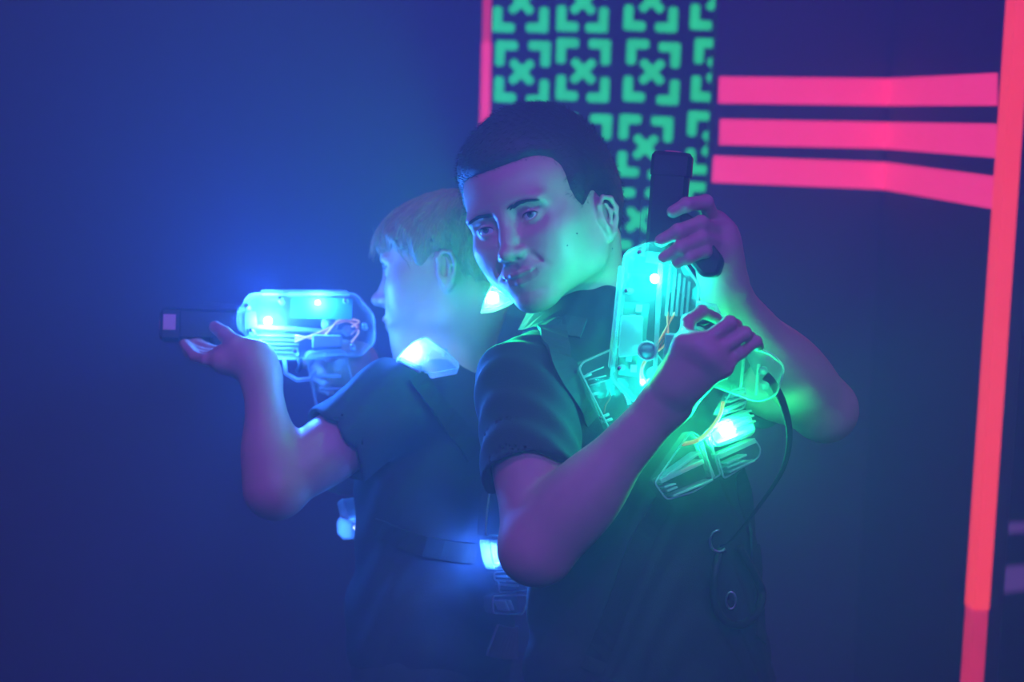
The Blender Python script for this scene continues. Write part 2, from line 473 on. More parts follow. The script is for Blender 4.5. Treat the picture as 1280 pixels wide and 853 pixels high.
# ---- taller boy: chest towards the right of the picture, head turned back over his right shoulder
T = {'low': .90}
T['headR'] = B @ np.array([[.79595, .50780, -.32954], [-.55169, .83257, -.0496], [.24918, .22129, .94284]])
T['headO'] = P(678, 265, 2.22); T['headS'] = .965
T['sr'], T['er'], T['wr'] = P(660, 486, 2.13), P(670, 684, 2.03), P(838, 498, 2.00)
T['sl'], T['el'], T['wl'] = P(905, 450, 2.38), P(1030, 512, 2.24), P(906, 366, 2.11)
T['chest'], T['waist'], T['hip'] = P(776, 540, 2.27), P(806, 760, 2.29), P(818, 900, 2.31)
T['neck'] = P(742, 424, 2.29)
Tf = W((.59, -.80, .0)); TR = frame(Tf, W((0, 0, 1)))

def lp(R, o, s, p): return np.asarray(o) + R @ (np.asarray(p, float) * s)

def body_tall():
    F = Field()
    H = head_field(jaw=1.0, smile=.9, chin=0., nose=.9, cheek=.001, lid=(.0038, .0036), ear_dz=-.026, ear_dy=-.012, low=.90)
    R, o, s = T['headR'], T['headO'], T['headS']; T['H'] = H; T['lid'] = .0037
    F.op(lambda Q: H(((Q - o.astype(np.float32)) @ R.astype(np.float32)) / s, .03) * s, o - .14, o + .14, .0)
    nk = lp(R, o, s, (0, .040, -.050))
    F.cone(nk, T['neck'], .047, .052, .030)
    F.cone(T['neck'], T['chest'], .048, .060, .02)
    F.cone(T['neck'] + W((0, 0, -.045)), T['sr'], .034, .040, .03)
    F.cone(T['neck'] + W((0, 0, -.045)), T['sl'], .034, .040, .03)
    # sinew of the neck, from behind the ear to the collar bone
    F.cone(lp(R, o, s, (.050, .030, -.055)), T['neck'] + TR @ np.array([.0, -.045, -.02]), .014, .011, .022)
    F.ell(T['chest'], (.110, .066, .16), .03, TR)
    F.ell(T['waist'] + W((0, 0, .03)), (.105, .066, .14), .03, TR)
    # right arm (nearest), bent up to the grip
    taper(F, T['sr'], T['er'], .040, .0350, (.45, .040, (0, 0, 0)))
    F.ell(T['er'] + W((.002, .0, -.010)), (.032, .032, .026), .016)
    taper(F, T['er'], T['wr'], .0370, .0225, (.26, .0390, W((.004, 0, .002))))
    # left arm, raised to the black fore grip
    taper(F, T['sl'], T['el'], .040, .0340, (.5, .038, (0, 0, 0)))
    F.ell(T['el'] + W((.004, 0, -.002)), (.030, .030, .030), .014)
    taper(F, T['el'], T['wl'], .0340, .0215, (.30, .0365, W((.002, 0, 0))))
    # right hand: back of the hand to the viewer, fingers over the handle
    wr = T['wr']; wh = P(850, 478, 1.985)
    F.cone(wr, wh, .0225, .0210, .02)
    mc = [P(856, 430, 1.965), P(872, 433, 1.958), P(888, 444, 1.958), P(902, 459, 1.965)]
    hand(F, wh, mc, [
        ([mc[0], P(860, 402, 1.985), P(877, 390, 2.005), P(895, 398, 2.035)], .0070),
        ([mc[1], P(912, 404, 1.958), P(919, 408, 2.000), P(912, 418, 2.030)], .0072),
        ([mc[2], P(931, 417, 1.962), P(937, 423, 2.000), P(931, 434, 2.030)], .0069),
        ([mc[3], P(926, 441, 1.967), P(945, 427, 1.977), P(949, 433, 2.000)], .0061)],
        thumb=([P(848, 462, 2.0), P(850, 436, 2.04), P(872, 420, 2.075), P(888, 428, 2.08)], .0085), pr=.0095,
        palm_mid=(P(866, 456, 1.975), (.022, .014, .026)))
    # left hand round the fore grip
    wl = T['wl']; wh = P(904, 352, 2.10)
    F.cone(wl, wh, .0225, .0205, .02)
    ml = [P(893, 280, 2.085), P(903, 294, 2.078), P(904, 308, 2.075), P(899, 322, 2.076)]
    hand(F, wh, ml, [
        ([ml[0], P(882, 253, 2.051), P(858, 256, 2.036), P(841, 265, 2.038)], .0078),
        ([ml[1], P(876, 279, 2.038), P(848, 289, 2.020), P(826, 301, 2.026)], .0078),
        ([ml[2], P(877, 298, 2.032), P(850, 310, 2.016), P(829, 323, 2.022)], .0074),
        ([ml[3], P(880, 314, 2.034), P(860, 322, 2.020), P(845, 329, 2.024)], .0070)],
        thumb=([P(898, 335, 2.105), P(880, 318, 2.135), P(862, 300, 2.145), P(848, 286, 2.14)], .0088), pr=.0120,
        palm_mid=(P(898, 322, 2.090), (.022, .018, .030)))
    return F

def sleeve(F, s, e, t, r0, r1, rin):
    """a short sleeve, open at the hem"""
    G = Field(); q = s + (e - s) * t; n = nrm(e - s)
    G.cone(s, q + n * .03, r0, r1, 0); G.half(q, n, .003); G.cone(q - n * .035, q + n * .05, rin, rin, .002, 's')
    lo, hi = np.minimum(s, q) - .06, np.maximum(s, q) + .06
    F.op(lambda Q: G(Q, .05), lo, hi, .016)

def shirt_tall():
    F = Field()
    F.ell(T['chest'] + TR @ np.array([0, .004, .0]), (.150, .100, .185), 0, TR)
    F.ell(T['waist'], (.150, .104, .22), .06, TR)
    F.ell(T['hip'] + TR @ np.array([0, 0, .02]), (.152, .110, .12), .06, TR)
    sh = W((0, 0, -.012))
    F.cone(T['neck'] + W((0, 0, -.040)), T['sr'] + sh * .2, .046, .054, .05)
    F.cone(T['neck'] + W((0, 0, -.040)), T['sl'] + sh * .2, .046, .054, .05)
    for s, e, t in ((T['sr'], T['er'], .57), (T['sl'], T['el'], .50)): sleeve(F, s, e, t, .054, .0545, .0450)
    # folds
    def folds(Q):
        a = Q @ TR.astype(np.float32)
        return .8 * (.0022 * np.sin(a[:, 2] * 95 + 9 * np.sin(a[:, 0] * 21) + 3 * a[:, 1] * 30) + .0018 * np.sin(a[:, 0] * 70 + a[:, 2] * 45 + 2 * np.sin(a[:, 2] * 33))).astype(np.float32)
    F.bump(folds)
    # neck opening
    c = T['neck'] + W((0, 0, .012))
    F.ell(c, (.060, .058, .034), .004, TR @ rot_xyz(14, 0, 0), 's')
    F.half(T['hip'] + W((0, 0, -.06)), W((0, 0, -1)), .004)
    return F

# ---- smaller boy: side on, aiming to the left
S = {}
Sf = W((-.97, .14, -.16)); S['headR'] = frame(Sf, W((-.02, .10, 1)))
S['headS'] = .880; S['headO'] = P(557, 331, 2.47)
S['sl'], S['el'], S['wl'] = P(492, 504, 2.36), P(345, 610, 2.30), P(326, 468, 2.33)
S['sr'], S['er'], S['wr'] = P(508, 520, 2.62), P(430, 585, 2.66), P(452, 470, 2.58)
S['neck'] = P(566, 448, 2.49); S['chest'] = P(545, 545, 2.49); S['waist'] = P(540, 720, 2.49); S['hip'] = P(540, 860, 2.50)
SR = frame(W((-.93, .36, 0)), W((0, 0, 1)))

def body_small():
    F = Field()
    H = head_field(jaw=.94, smile=0., chin=-.002, nose=1.6, nose_up=.002, cheek=.002, lid=(.0038, .0034), ear_dz=-.012, high=.86)
    R, o, s = S['headR'], S['headO'], S['headS']; S['H'] = H; S['lid'] = .0036
    F.op(lambda Q: H(((Q - o.astype(np.float32)) @ R.astype(np.float32)) / s, .03) * s, o - .13, o + .13, .0)
    F.cone(lp(R, o, s, (0, .036, -.050)), S['neck'], .043, .046, .03)
    F.cone(S['neck'], S['chest'], .044, .055, .02)
    F.cone(S['neck'] + W((0, 0, -.05)), S['sl'], .028, .036, .03)
    F.cone(S['neck'] + W((0, 0, -.05)), S['sr'], .028, .036, .03)
    F.ell(S['chest'], (.095, .056, .14), .03, SR); F.ell(S['waist'] + W((0, 0, .02)), (.090, .056, .13), .03, SR)
    taper(F, S['sl'], S['el'], .038, .0335, (.55, .037, (0, 0, 0)))
    F.ell(S['el'] + W((-.002, 0, -.004)), (.031, .031, .028), .014)
    taper(F, S['el'], S['wl'], .0340, .0200, (.26, .0345, W((0, 0, 0))))
    taper(F, S['sr'], S['er'], .038, .032); taper(F, S['er'], S['wr'], .034, .021)
    # left hand, palm up under the barrel
    wh = P(318, 452, 2.335); F.cone(S['wl'], wh, .0205, .0185, .02)
    m = [P(286, 445, 2.40), P(280, 447, 2.38), P(277, 449, 2.36), P(278, 451, 2.34)]
    hand(F, wh, m, [
        ([m[0], P(258, 437, 2.43), P(240, 425, 2.45), P(230, 414, 2.46)], .0078),
        ([m[1], P(252, 443, 2.41), P(236, 436, 2.435), P(228, 424, 2.455)], .0080),
        ([m[2], P(252, 447, 2.385), P(238, 441, 2.41), P(231, 430, 2.43)], .0076),
        ([m[3], P(258, 450, 2.35), P(244, 446, 2.37), P(235, 436, 2.39)], .0068)],
        thumb=([P(312, 446, 2.33), P(296, 431, 2.335), P(281, 418, 2.36), P(269, 409, 2.39)], .0080), pr=.0110,
        palm_mid=(P(300, 448, 2.355), (.022, .022, .015)))
    # right hand on the handle, behind it
    wh = P(448, 452, 2.565); F.cone(S['wr'], wh, .021, .019, .02)
    m = [P(428, 438, 2.545), P(424, 450, 2.545), P(424, 462, 2.545), P(426, 473, 2.548)]
    hand(F, wh, m, [
        ([m[0], P(406, 440, 2.540), P(388, 446, 2.515), P(381, 455, 2.500)], .0076),
        ([m[1], P(402, 454, 2.525), P(396, 462, 2.495), P(404, 468, 2.482)], .0078),
        ([m[2], P(402, 466, 2.525), P(398, 474, 2.495), P(408, 481, 2.482)], .0074),
        ([m[3], P(406, 478, 2.525), P(404, 486, 2.498), P(413, 491, 2.486)], .0066)],
        thumb=([P(446, 440, 2.545), P(436, 436, 2.51), P(420, 440, 2.482), P(412, 446, 2.475)], .0080), pr=.0105)
    return F

def shirt_small():
    F = Field()
    F.ell(S['chest'] + W((0, 0, -.02)), (.128, .084, .130), 0, SR); F.ell(S['waist'], (.124, .086, .20), .06, SR)
    F.ell(S['hip'] + W((0, 0, .07)), (.126, .090, .10), .06, SR)
    F.cone(S['neck'] + W((0, 0, -.050)), S['sl'], .040, .050, .03)
    F.cone(S['neck'] + W((0, 0, -.050)), S['sr'], .040, .048, .03)
    for s, e, t in ((S['sl'], S['el'], .50), (S['sr'], S['er'], .7)): sleeve(F, s, e, t, .051, .0535, .0440)
    def folds(Q):
        a = Q @ SR.astype(np.float32)
        return .8 * (.0022 * np.sin(a[:, 2] * 88 + 7 * np.sin(a[:, 1] * 25)) + .0016 * np.sin(a[:, 1] * 66 + a[:, 2] * 52)).astype(np.float32)
    F.bump(folds)
    F.ell(S['neck'] + W((0, 0, .008)), (.054, .052, .030), .004, SR @ rot_xyz(12, 0, 0), 's')
    F.half(S['hip'] + W((0, 0, .02)), W((0, 0, -1)), .004)
    return F

def trousers(D, R, r, hem):
    F = Field(); hip = D['hip'] + np.array([0, 0, .06])
    F.ell(hip, (.118 * r, .088 * r, .13 * r), 0, R)
    for s in (1, -1):
        a = hip + R @ np.array([s * .062 * r, 0, -.04]); k = np.array([a[0] + R[0, 0] * s * .02, a[1] + R[1, 0] * s * .02, hem * .5 + a[2] * .46]); g = k.copy(); g[2] = .07
        F.cone(a, k, .080 * r, .060 * r, .03); F.cone(k, g, .060 * r, .050 * r, .02)
    F.bump(lambda Q: (.002 * np.sin(Q[:, 2] * 60 + 8 * np.sin(Q[:, 0] * 20))).astype(np.float32))
    F.half((0, 0, .055), (0, 0, -1), .003)
    return F
def shoe(R, hipx, s, r):
    mb = Field(); c = np.array([hipx[0], hipx[1], 0]) + R @ np.array([s * .083 * r, 0, 0]); c[2] = 0
    t = c + R @ np.array([s * .01, -.11, 0]); 
    mb.cone(c + [0, 0, .042], t + [0, 0, .034], .040, .034, .02); mb.cone(c + [0, 0, .05], c + [0, 0, .09], .042, .045, .02)
    mb.half((0, 0, .002), (0, 0, -1), .006)
    return surface(mb, c - .2, c + .2, .005)

def hair_cap(D, thick, cuts, waves=None, high=1., h=.0022):
    """a shell on the scalp, open over the face, ears and nape"""
    F = Field()
    F.ell((0, .014, .030), np.array([.0735, .0925, .0800]) + thick, 0)
    F.ell((0, -.022, .030), np.array([.0660, .0620, .0570]) + thick * .9, .03)
    F.ell((0, .055, -.005), np.array([.0600, .0500, .0600]) + thick * .4, .03)
    if waves: F.bump(waves)
    K = Field()
    def cut(G, mode):
        for c, r, k, R in cuts:
            kk = k if mode == 's' else 0
            if R == 'box': G.box(c, r, .022, kk, None, mode)
            else: G.ell(c, r, kk, R, mode)
    cut(K, 'u')
    F.bump(lambda Q: ((thick * .88) * (1 - np.clip(K(Q, .05) / .024, 0, 1)) ** 1.5).astype(np.float32))   # thins out towards the hairline
    cut(F, 's')
    if high != 1:
        G, F0 = Field(), F
        F = G.op(lambda Q: F0((Q / np.array([1, 1, high], np.float32)), .06) * high, (-.13, -.14, -.12), (.13, .15, .16), 0)
    V, Q = surface(F, (-.12, -.14, -.10), (.12, .15, .15), h)
    return F, (relax(V, Q, 1), Q)

def strands(F, roots, dirs, length, rad, steps, wob=.3, lift=.0, stick=1.0, sag=0., n=3):
    """hairs that follow the scalp shell; local coordinates"""
    N = len(roots); pts = [roots.copy()]; p = roots.copy(); d = dirs.copy(); e = .0008
    L = length * rng.uniform(.6, 1.15, N)
    for k in range(steps):
        g = np.stack([(F((p + np.eye(3)[i] * e).astype(np.float32), .06) - F((p - np.eye(3)[i] * e).astype(np.float32), .06)) for i in range(3)], 1)
        g /= np.linalg.norm(g, axis=1)[:, None] + 1e-9
        t = d - g * (d * g).sum(1)[:, None] * stick + g * lift
        t += np.array([0, 0, -sag])
        t /= np.linalg.norm(t, axis=1)[:, None] + 1e-9
        p = p + t * (L / steps)[:, None]
        d = t + wob * rng.normal(0, .25, (N, 3))
        pts.append(p.copy())
    P3 = np.stack(pts, 1); M = steps + 1
    tan = np.gradient(P3, axis=1); tan /= np.linalg.norm(tan, axis=2)[..., None] + 1e-9
    a = np.cross(tan, np.array([.3, .5, .8])); a /= np.linalg.norm(a, axis=2)[..., None] + 1e-9; b = np.cross(tan, a)
    rr = (rad * rng.uniform(.7, 1.2, N))[:, None] * np.linspace(1, .25, M)[None]
    V = np.stack([P3 + rr[..., None] * (math.cos(t) * a + math.sin(t) * b) for t in np.arange(n) * 2 * math.pi / n], 2).reshape(-1, 3)
    base = (np.arange(N) * M * n)[:, None, None] + (np.arange(steps) * n)[None, :, None]
    j = np.arange(n)[None, None]; j2 = (j + 1) % n
    Q = np.stack([base + j, base + j2, base + n + j2, base + n + j], -1).reshape(-1, 4)
    return V, Q

def to_world(D, VQ):
    V, Q = VQ; return D['headO'] + (V * D['headS']) @ D['headR'].T, Q

def eyes(D, parent, gaze):
    R, o, s = D['headR'], D['headO'], D['headS']
    for sx, label in ((1, None), (-1, None)):
        c = lp(R, o, s, (sx * .0315, -.0690, 0)); g = nrm(R.T @ nrm(gaze)); g = R @ g
        x = nrm(np.cross(g, R[:, 2])); y = np.cross(x, g); G = np.stack([x, y, g], 1)
        e = part('eyeball', MB().ball(c, .0123 * s, G, 24, 16).mesh('eyeball'), eye_white, parent)
        m = MB().ball(c + g * .0083 * s, np.array([.0060, .0060, .0045]) * s, G, 20, 8).mesh('iris'); i = link('iris', m, iris_mat, e); i.matrix_parent_inverse = e.matrix_parent_inverse
        m = MB().ball(c + g * .0112 * s, np.array([.0027, .0027, .0020]) * s, G, 14, 6).mesh('pupil'); i = link('pupil', m, pupil_mat, e); i.matrix_parent_inverse = e.matrix_parent_inverse

def on_face(H, x, z, back=.0):
    """the skin point of a head seen from the front at x, z"""
    y = np.full(len(x), -.125); 
    for _ in range(40):
        d = H(np.stack([x, y, z], 1).astype(np.float32), .06); y = y + np.clip(d, -.004, .006) * .8
    return np.stack([x, y + back, z], 1)

def brow(D, H, parent, mat, thick=1.0, n=110):
    R, o, s = D['headR'], D['headO'], D['headS']
    for sx in (1, -1):
        t = rng.uniform(0, 1, n); x = .0105 + .034 * t; z = .0135 + .0055 * np.sin(t * 2.3) - .003 * t + rng.uniform(-.0025, .0025, n) * (1 - .5 * t)
        a = on_face(H, sx * x, z); b = on_face(H, sx * (x + .0065), z + .0026 * (1 - t) - .0016 * t)
        mb = MB()
        for p, q in zip(a, b):
            mb.tube([lp(R, o, s, p), lp(R, o, s, (p + q) / 2 + np.array([0, -.0009, 0])), lp(R, o, s, q + np.array([0, -.0004, 0]))], [.00050 * thick, .00048 * thick, .00014], 3)
        part('eyebrow', mb.mesh('eyebrow'), mat, parent)['kind'] = 'stuff'
        mb = MB(); c = np.array([sx * .0315, -.0690, 0]); k = sx * -12
        pts = []
        for u in np.linspace(-1, 1, 13):
            q = np.array([sx * .0318 + .0128 * u, -.0800, D['lid'] * math.sqrt(max(0, 1 - u * u)) + .0002])
            v = q - c; pts.append(lp(R, o, s, c + v / np.linalg.norm(v) * .01385))
        part('eyelash', mb.tube(pts, [.0003 + .0006 * math.sin(i / 12 * math.pi) for i in range(13)], 5).mesh('eyelash'), dark_hair, parent)

def scalp_points(V, N):
    return V[rng.integers(0, len(V), N)] + rng.normal(0, .0008, (N, 3))

def build_boys():
    t0 = time.time()
    # ------------- taller boy
    F = body_tall()
    o = T['headO']
    V, Q = surface(F, *F.bounds(), .0017)
    V = relax(V, Q, 1)
    me = quads_mesh('person', [(V, Q)])
    tall = link('person', me, skin)
    tag(tall, 'taller dark-haired boy in black T-shirt looking over his shoulder, holding a green-lit blaster upright', 'person')
    me.materials.append(lip_tint)
    lips(me, V, Q, T)
    sh = shirt_tall(); c = T['chest']
    V, Q = surface(sh, *sh.bounds(), .0032)
    part('t_shirt', quads_mesh('t_shirt', [(V, Q)]), shirt_cloth, tall)
    cuts = [((0, -.1025, -.043), (.13, .0590, .100), .010, 'box'), ((0, -.02, -.118), (.12, .085, .112), .006, None),
            ((.084, -.002, -.036), (.030, .018, .042), .004, None), ((-.084, -.002, -.036), (.030, .018, .042), .004, None)]
    HF, (V, Q) = hair_cap(T, .0095, cuts, lambda p: (.0006 * np.sin(p[:, 0] * 420 + 3 * np.sin(p[:, 1] * 160)) * np.sin(p[:, 2] * 390 + p[:, 1] * 300)).astype(np.float32), high=1.07)
    hair = part('hair', quads_mesh('hair', [to_world(T, (V, Q))]), dark_hair, tall)
    r = scalp_points(V, 5200); g = r - np.array([0, .014, .02]); g /= np.linalg.norm(g, axis=1)[:, None]
    m = quads_mesh('hair_strands', [to_world(T, strands(HF, r, g * .5 + np.array([0, -.7, -.1]), .009, .00035, 2, .5, .25, .8))])
    st = link('hair_strands', m, dark_hair, hair); st.matrix_parent_inverse = hair.matrix_parent_inverse; st['kind'] = 'stuff'
    eyes(T, tall, W((-.45, -1, -.05))); brow(T, T['H'], tall, dark_hair, .75)
    for x, y in ((721, 292), (765, 311), (709, 307)):
        q = drape(F, x, y, 1.9, 2.5, 0); part('mole', MB().ball(q, .0012, np.eye(3), 8, 5).mesh('mole'), dark_hair, tall)
    tr = trousers(T, TR, 1.1, .1)
    h = T['hip']; part('trousers', quads_mesh('trousers', [surface(tr, (h[0] - .3, h[1] - .3, .02), (h[0] + .3, h[1] + .3, h[2] + .1), .007)]), jeans_cloth, tall)
    for s in (1, -1): part('shoe', quads_mesh('shoe', [shoe(TR, h, s, 1.1)]), shoe_mat, tall)
    # ------------- smaller boy
    F = body_small(); o = S['headO']
    V, Q = surface(F, *F.bounds(), .0018); V = relax(V, Q, 1)
    me = quads_mesh('person', [(V, Q)]); small = link('person', me, skin); me.materials.append(lip_tint); lips(me, V, Q, S)
    tag(small, 'smaller fair-haired boy in profile aiming a blue-lit blaster to the left', 'person')
    sh = shirt_small()
    V, Q = surface(sh, *sh.bounds(), .0032)
    part('t_shirt', quads_mesh('t_shirt', [(V, Q)]), shirt_cloth_b, small)
    cuts = [((0, -.106, -.016), (.062, .062, .068), .006, None), ((0, -.02, -.130), (.12, .10, .118), .006, None),
            ((.086, .004, -.030), (.034, .018, .042), .004, None), ((-.086, .004, -.030), (.034, .018, .042), .004, None),
            ((.066, -.070, -.004), (.026, .036, .036), .006, None), ((-.066, -.070, -.004), (.026, .036, .036), .006, None)]
    wv = lambda p: (.0016 * np.sin(np.arctan2(p[:, 0], p[:, 1] - .045) * 26 + 3 * np.sin(p[:, 2] * 60))).astype(np.float32)
    HF, (V, Q) = hair_cap(S, .0110, cuts, wv, high=.86)
    hair = part('hair', quads_mesh('hair', [to_world(S, (V, Q))]), blond_cap, small)
    top = V[V[:, 2] > -.02]
    r = scalp_points(top[(top[:, 2] > .02) | (top[:, 1] > .02)], 1500); d = r - np.array([.01, .050, .11]); d /= np.linalg.norm(d, axis=1)[:, None]
    d[:, 1] -= .35 * (r[:, 2] > .05)
    m = quads_mesh('hair_strands', [to_world(S, strands(HF, r, d,   .036, .0009, 7, .22, .03, .95, .10))])
    st = link('hair_strands', m, blond_hair, hair); st.matrix_parent_inverse = hair.matrix_parent_inverse; st['kind'] = 'stuff'
    # fringe swept over the forehead
    fr = np.stack([rng.uniform(-.045, .050, 160), np.zeros(160), rng.uniform(.062, .080, 160)], 1); fr[:, 1] = -.088 + (fr[:, 2] - .06) * .9 + np.abs(fr[:, 0]) * .35
    d = np.stack([rng.normal(.25, .2, 160), np.full(160, -.75), np.full(160, -.55)], 1)
    m = quads_mesh('fringe', [to_world(S, strands(HF, fr, d, .046, .0009, 7, .20, .12, .35, .16))])
    st = link('fringe', m, blond_hair, hair); st.matrix_parent_inverse = hair.matrix_parent_inverse; st['kind'] = 'stuff'
    eyes(S, small, W((-1, .2, -.12))); brow(S, S['H'], small, blond_hair, .9)
    tr = trousers(S, SR, .95, .1)
    h = S['hip']; part('trousers', quads_mesh('trousers', [surface(tr, (h[0] - .3, h[1] - .3, .02), (h[0] + .3, h[1] + .3, h[2] + .1), .007)]), jeans_cloth, small)
    for s in (1, -1): part('shoe', quads_mesh('shoe', [shoe(SR, h, s, .95)]), shoe_mat, small)
    print('boys', time.time() - t0)
    return tall, small

def lips(me, V, Q, D):
    """the lips have their own skin colour"""
    c = V[Q].mean(1); q = ((c - D['headO']) @ D['headR']) / D['headS']; q[:, 2] /= D.get('low', 1.)
    w = np.clip(1 - (q[:, 0] / .025) ** 2, 0, 1) ** .5
    m = (np.abs(q[:, 0]) < .025) & (q[:, 1] < -.070) & (q[:, 2] > -.0685 - .0085 * w) & (q[:, 2] < -.0670 + .0065 * w)
    a = np.zeros(len(Q), np.int32); a[m] = 1
    if len(a) == len(me.polygons): me.polygons.foreach_set('material_index', a)
# ------------------------------------------------------------------ arena walls
wall_mat = plain('dark_wall_paint', (.055, .050, .075), .75, noise=.18, scale=3, bump=.15, bscale=60)
floor_mat = plain('dark_carpet', (.03, .03, .035), .9, noise=.3, scale=120, bump=.4, bscale=300)
pink_tape = self_lit('fluorescent_pink_tape', (1.0, .04, .23), .98)
red_tape = self_lit('fluorescent_red_tape', (1.0, .05, .07), 1.05)
old_tape = self_lit('worn_pink_tape', (.85, .03, .12), .70, noise=.25)
green_paint = self_lit('fluorescent_green_paint', (.02, .95, .27), .85, noise=.3)
violet_paint = self_lit('self_lit_violet_paint', (.22, .10, .80), .45)  # faint glow added so the bands show at the dim far end

def onY(x, y, Y):
    d = W(((x - 640) / FPX, 1, -(y - 426.5) / FPX)); return CAM + d * (Y - CAM[1]) / d[1]
def on_plane(x, y, p, n):
    d = W(((x - 640) / FPX, 1, -(y - 426.5) / FPX)); return CAM + d * ((p - CAM) @ n) / (d @ n)

def build_room():
    def wall(name, a, b, mat):
        a, b = np.array(a, float), np.array(b, float)
        return struct(name, MB().box((a + b) / 2, np.abs(b - a) / 2).mesh(name), mat)
    wall('floor', (-2.7, -1.7, -.1), (2.9, 5.3, 0), floor_mat); wall('ceiling', (-2.7, -1.7, 3.0), (2.9, 5.3, 3.1), wall_mat)
    wall('wall_left', (-2.7, -1.7, 0), (-2.6, 5.3, 3.0), wall_mat); wall('wall_right', (2.8, -1.7, 0), (2.9, 5.3, 3.0), wall_mat)
    wall('wall_front', (-2.6, -1.7, 0), (2.8, -1.6, 3.0), wall_mat)
    wb = wall('wall_back', (-2.6, 5.2, 0), (2.8, 5.3, 3.0), wall_mat)
    # violet bands on the back wall, seen past the taped corner
    for ys, ye in (((655, 668), (652, 664)), ((712, 745), (704, 734))):
        q = [onY(1225, ys[0], 5.2), onY(1310, ye[0], 5.2), onY(1310, ye[1], 5.2), onY(1225, ys[1], 5.2)]
        mb = MB(); mb.loft([[p + [0, -.004, 0] for p in q], q]); part('painted_band', mb.mesh('painted_band'), violet_paint, wb)
    # left stretch of wall
    xl = onY(598, 400, 3.9)[0]
    wall('wall_rear_left', (-2.6, 3.95, 0), (xl + .02, 4.05, 3.0), wall_mat)
    # stencilled panel
    x0, x1 = onY(600, 60, 3.74)[0], onY(925, 60, 3.74)[0]
    panel = wall('wall_rear_middle', (x0, 3.74, 0), (x1, 3.82, 3.0), wall_mat)
    k = 3.74 / FPX; mx, mz = 27.5 * k, 32.5 * k; st = 5.6 * k
    def lozenge(mb, c, u, v, hl, hw):
        pts = [np.array(q) for q in ((-hl, -hw), (hl, -hw), (hl, hw), (-hl, hw))]
        rp = roundpoly(pts, hw * .75, 3); r = []
        for y in (0, -.0012): r.append([c + u * p[0] + v * p[1] + np.array([0, y, 0]) for p in rp])
        mb.loft(r)
    X, Z = np.array([1., 0, 0]), np.array([0, 0, 1.])
    def crosshair(px, py, faint=1.0, miss=()):
        c = onY(px, py, 3.74); j = lambda a: random.uniform(-a, a) * k
        mb = MB(); a = 14.5 * k
        w = st * .9; a *= 1.3; pl = [(a, -w), (a, w), (w, w), (w, a), (-w, a), (-w, w), (-a, w), (-a, -w), (-w, -w), (-w, -a), (w, -a), (w, -w)]
        pl = roundpoly([np.array([q[0] - q[1], q[0] + q[1]]) * .7071 for q in pl], [st * .7, st * .7, st * .3] * 4, 3)
        mb.loft([[c + X * q[0] + Z * q[1] + np.array([0, y, 0]) for q in pl] for y in (0, -.0012)])
        x = part('stencil_crosshair', mb.mesh('stencil_crosshair'), green_paint, panel)
        for sx in (1, -1):
            for sz in (1, -1):
                if (sx, sz) in miss: continue
                cc = c + X * sx * mx + Z * sz * mz + X * j(1.5) + Z * j(1.5); l1, l2 = 13.5 * k, 15.5 * k
                p = [(-st, -st), (2 * l1 - st, -st), (2 * l1 - st, st), (st, st), (st, 2 * l2 - st), (-st, 2 * l2 - st)]
                rp = roundpoly([np.array(q) for q in p], [st * .6, st * .7, st * .7, st * .2, st * .7, st * .7], 3)
                m2 = MB(); m2.loft([[cc - X * sx * q[0] - Z * sz * q[1] + np.array([0, y, 0]) for q in (rp if sx * sz > 0 else rp[::-1])] for y in (0, -.0012)])
                o = link('corner_bracket', m2.mesh('corner_bracket'), green_paint, x); o.matrix_parent_inverse = x.matrix_parent_inverse
    for px, ys in ((652, (2, 90, 182)), (729, (2, 89, 180)), (815, (0, 90)), (807, (184,)), (798, (275, 365)), (899, (-2, 88)), (893, (180,)), (886, (268,)), (716, (268,))):
        for y in ys: crosshair(px, y)
    # tape down the left edge of the stencilled panel: a faded length, then a fresh one
    def strip(name, quads, mat, label, th=.0012, cat='tape'):
        mb = MB()
        for q, n in quads: mb.loft([[p for p in q], [p + n * th for p in q]])
        return tag(link(name, mb.mesh(name), mat), label, cat)
    n0 = np.array([0, -1., 0]); Y0 = 3.7395
    strip('tape_strip', [([onY(605, -60, Y0), onY(615, -60, Y0), onY(613, 54, Y0), onY(603, 54, Y0)], n0)], old_tape, 'dim upper length of pink tape on the left edge of the stencilled panel')
    strip('tape_strip', [([onY(602.5, 53, Y0 - .001), onY(614, 53, Y0 - .001), onY(609, 300, Y0 - .001), onY(597, 300, Y0 - .001)], n0)], pink_tape, 'bright pink vertical tape left of the green crosshairs, above the taller boy')
    # striped panel, inner corner and the return coming towards the viewer
    Y1 = 3.38; pc = onY(1108, 170, Y1); pe = P(1252.5, 262, 2.90)
    xa = onY(893, 100, Y1)[0]
    wall('wall_striped_panel', (xa, Y1, 0), (pc[0] + .04, Y1 + .06, 3.0), wall_mat)
    e = np.array([pe[0] - pc[0], pe[1] - pc[1], 0]); L = np.linalg.norm(e); u = e / L; nr = np.array([u[1], -u[0], 0.])
    if nr[0] > 0: nr = -nr
    base = np.array([pc[0], pc[1], 0])
    ring = [base, base + e, base + e - nr * .045, base - nr * .045]
    struct('wall_return', MB().loft([[p for p in ring], [p + np.array([0, 0, 3.0]) for p in ring]]).mesh('wall_return'), wall_mat)
    A, Nn = base, nr
    names = ('top pink tape stripe bent round the inner corner on the right wall', 'middle pink tape stripe of the three on the right wall', 'lowest pink tape stripe of three, reaching furthest left')
    bars = [((899, 96), (1108, 98), (1108, 132), (898, 129), (1247, 91.3), (1247, 132)),
            ((900, 149), (1108, 153), (1108, 186), (899, 181), (1246, 155), (1246, 197.5)),
            ((892, 195), (1108, 203), (1108, 237), (890, 228), (1243, 220.5), (1240, 261))]
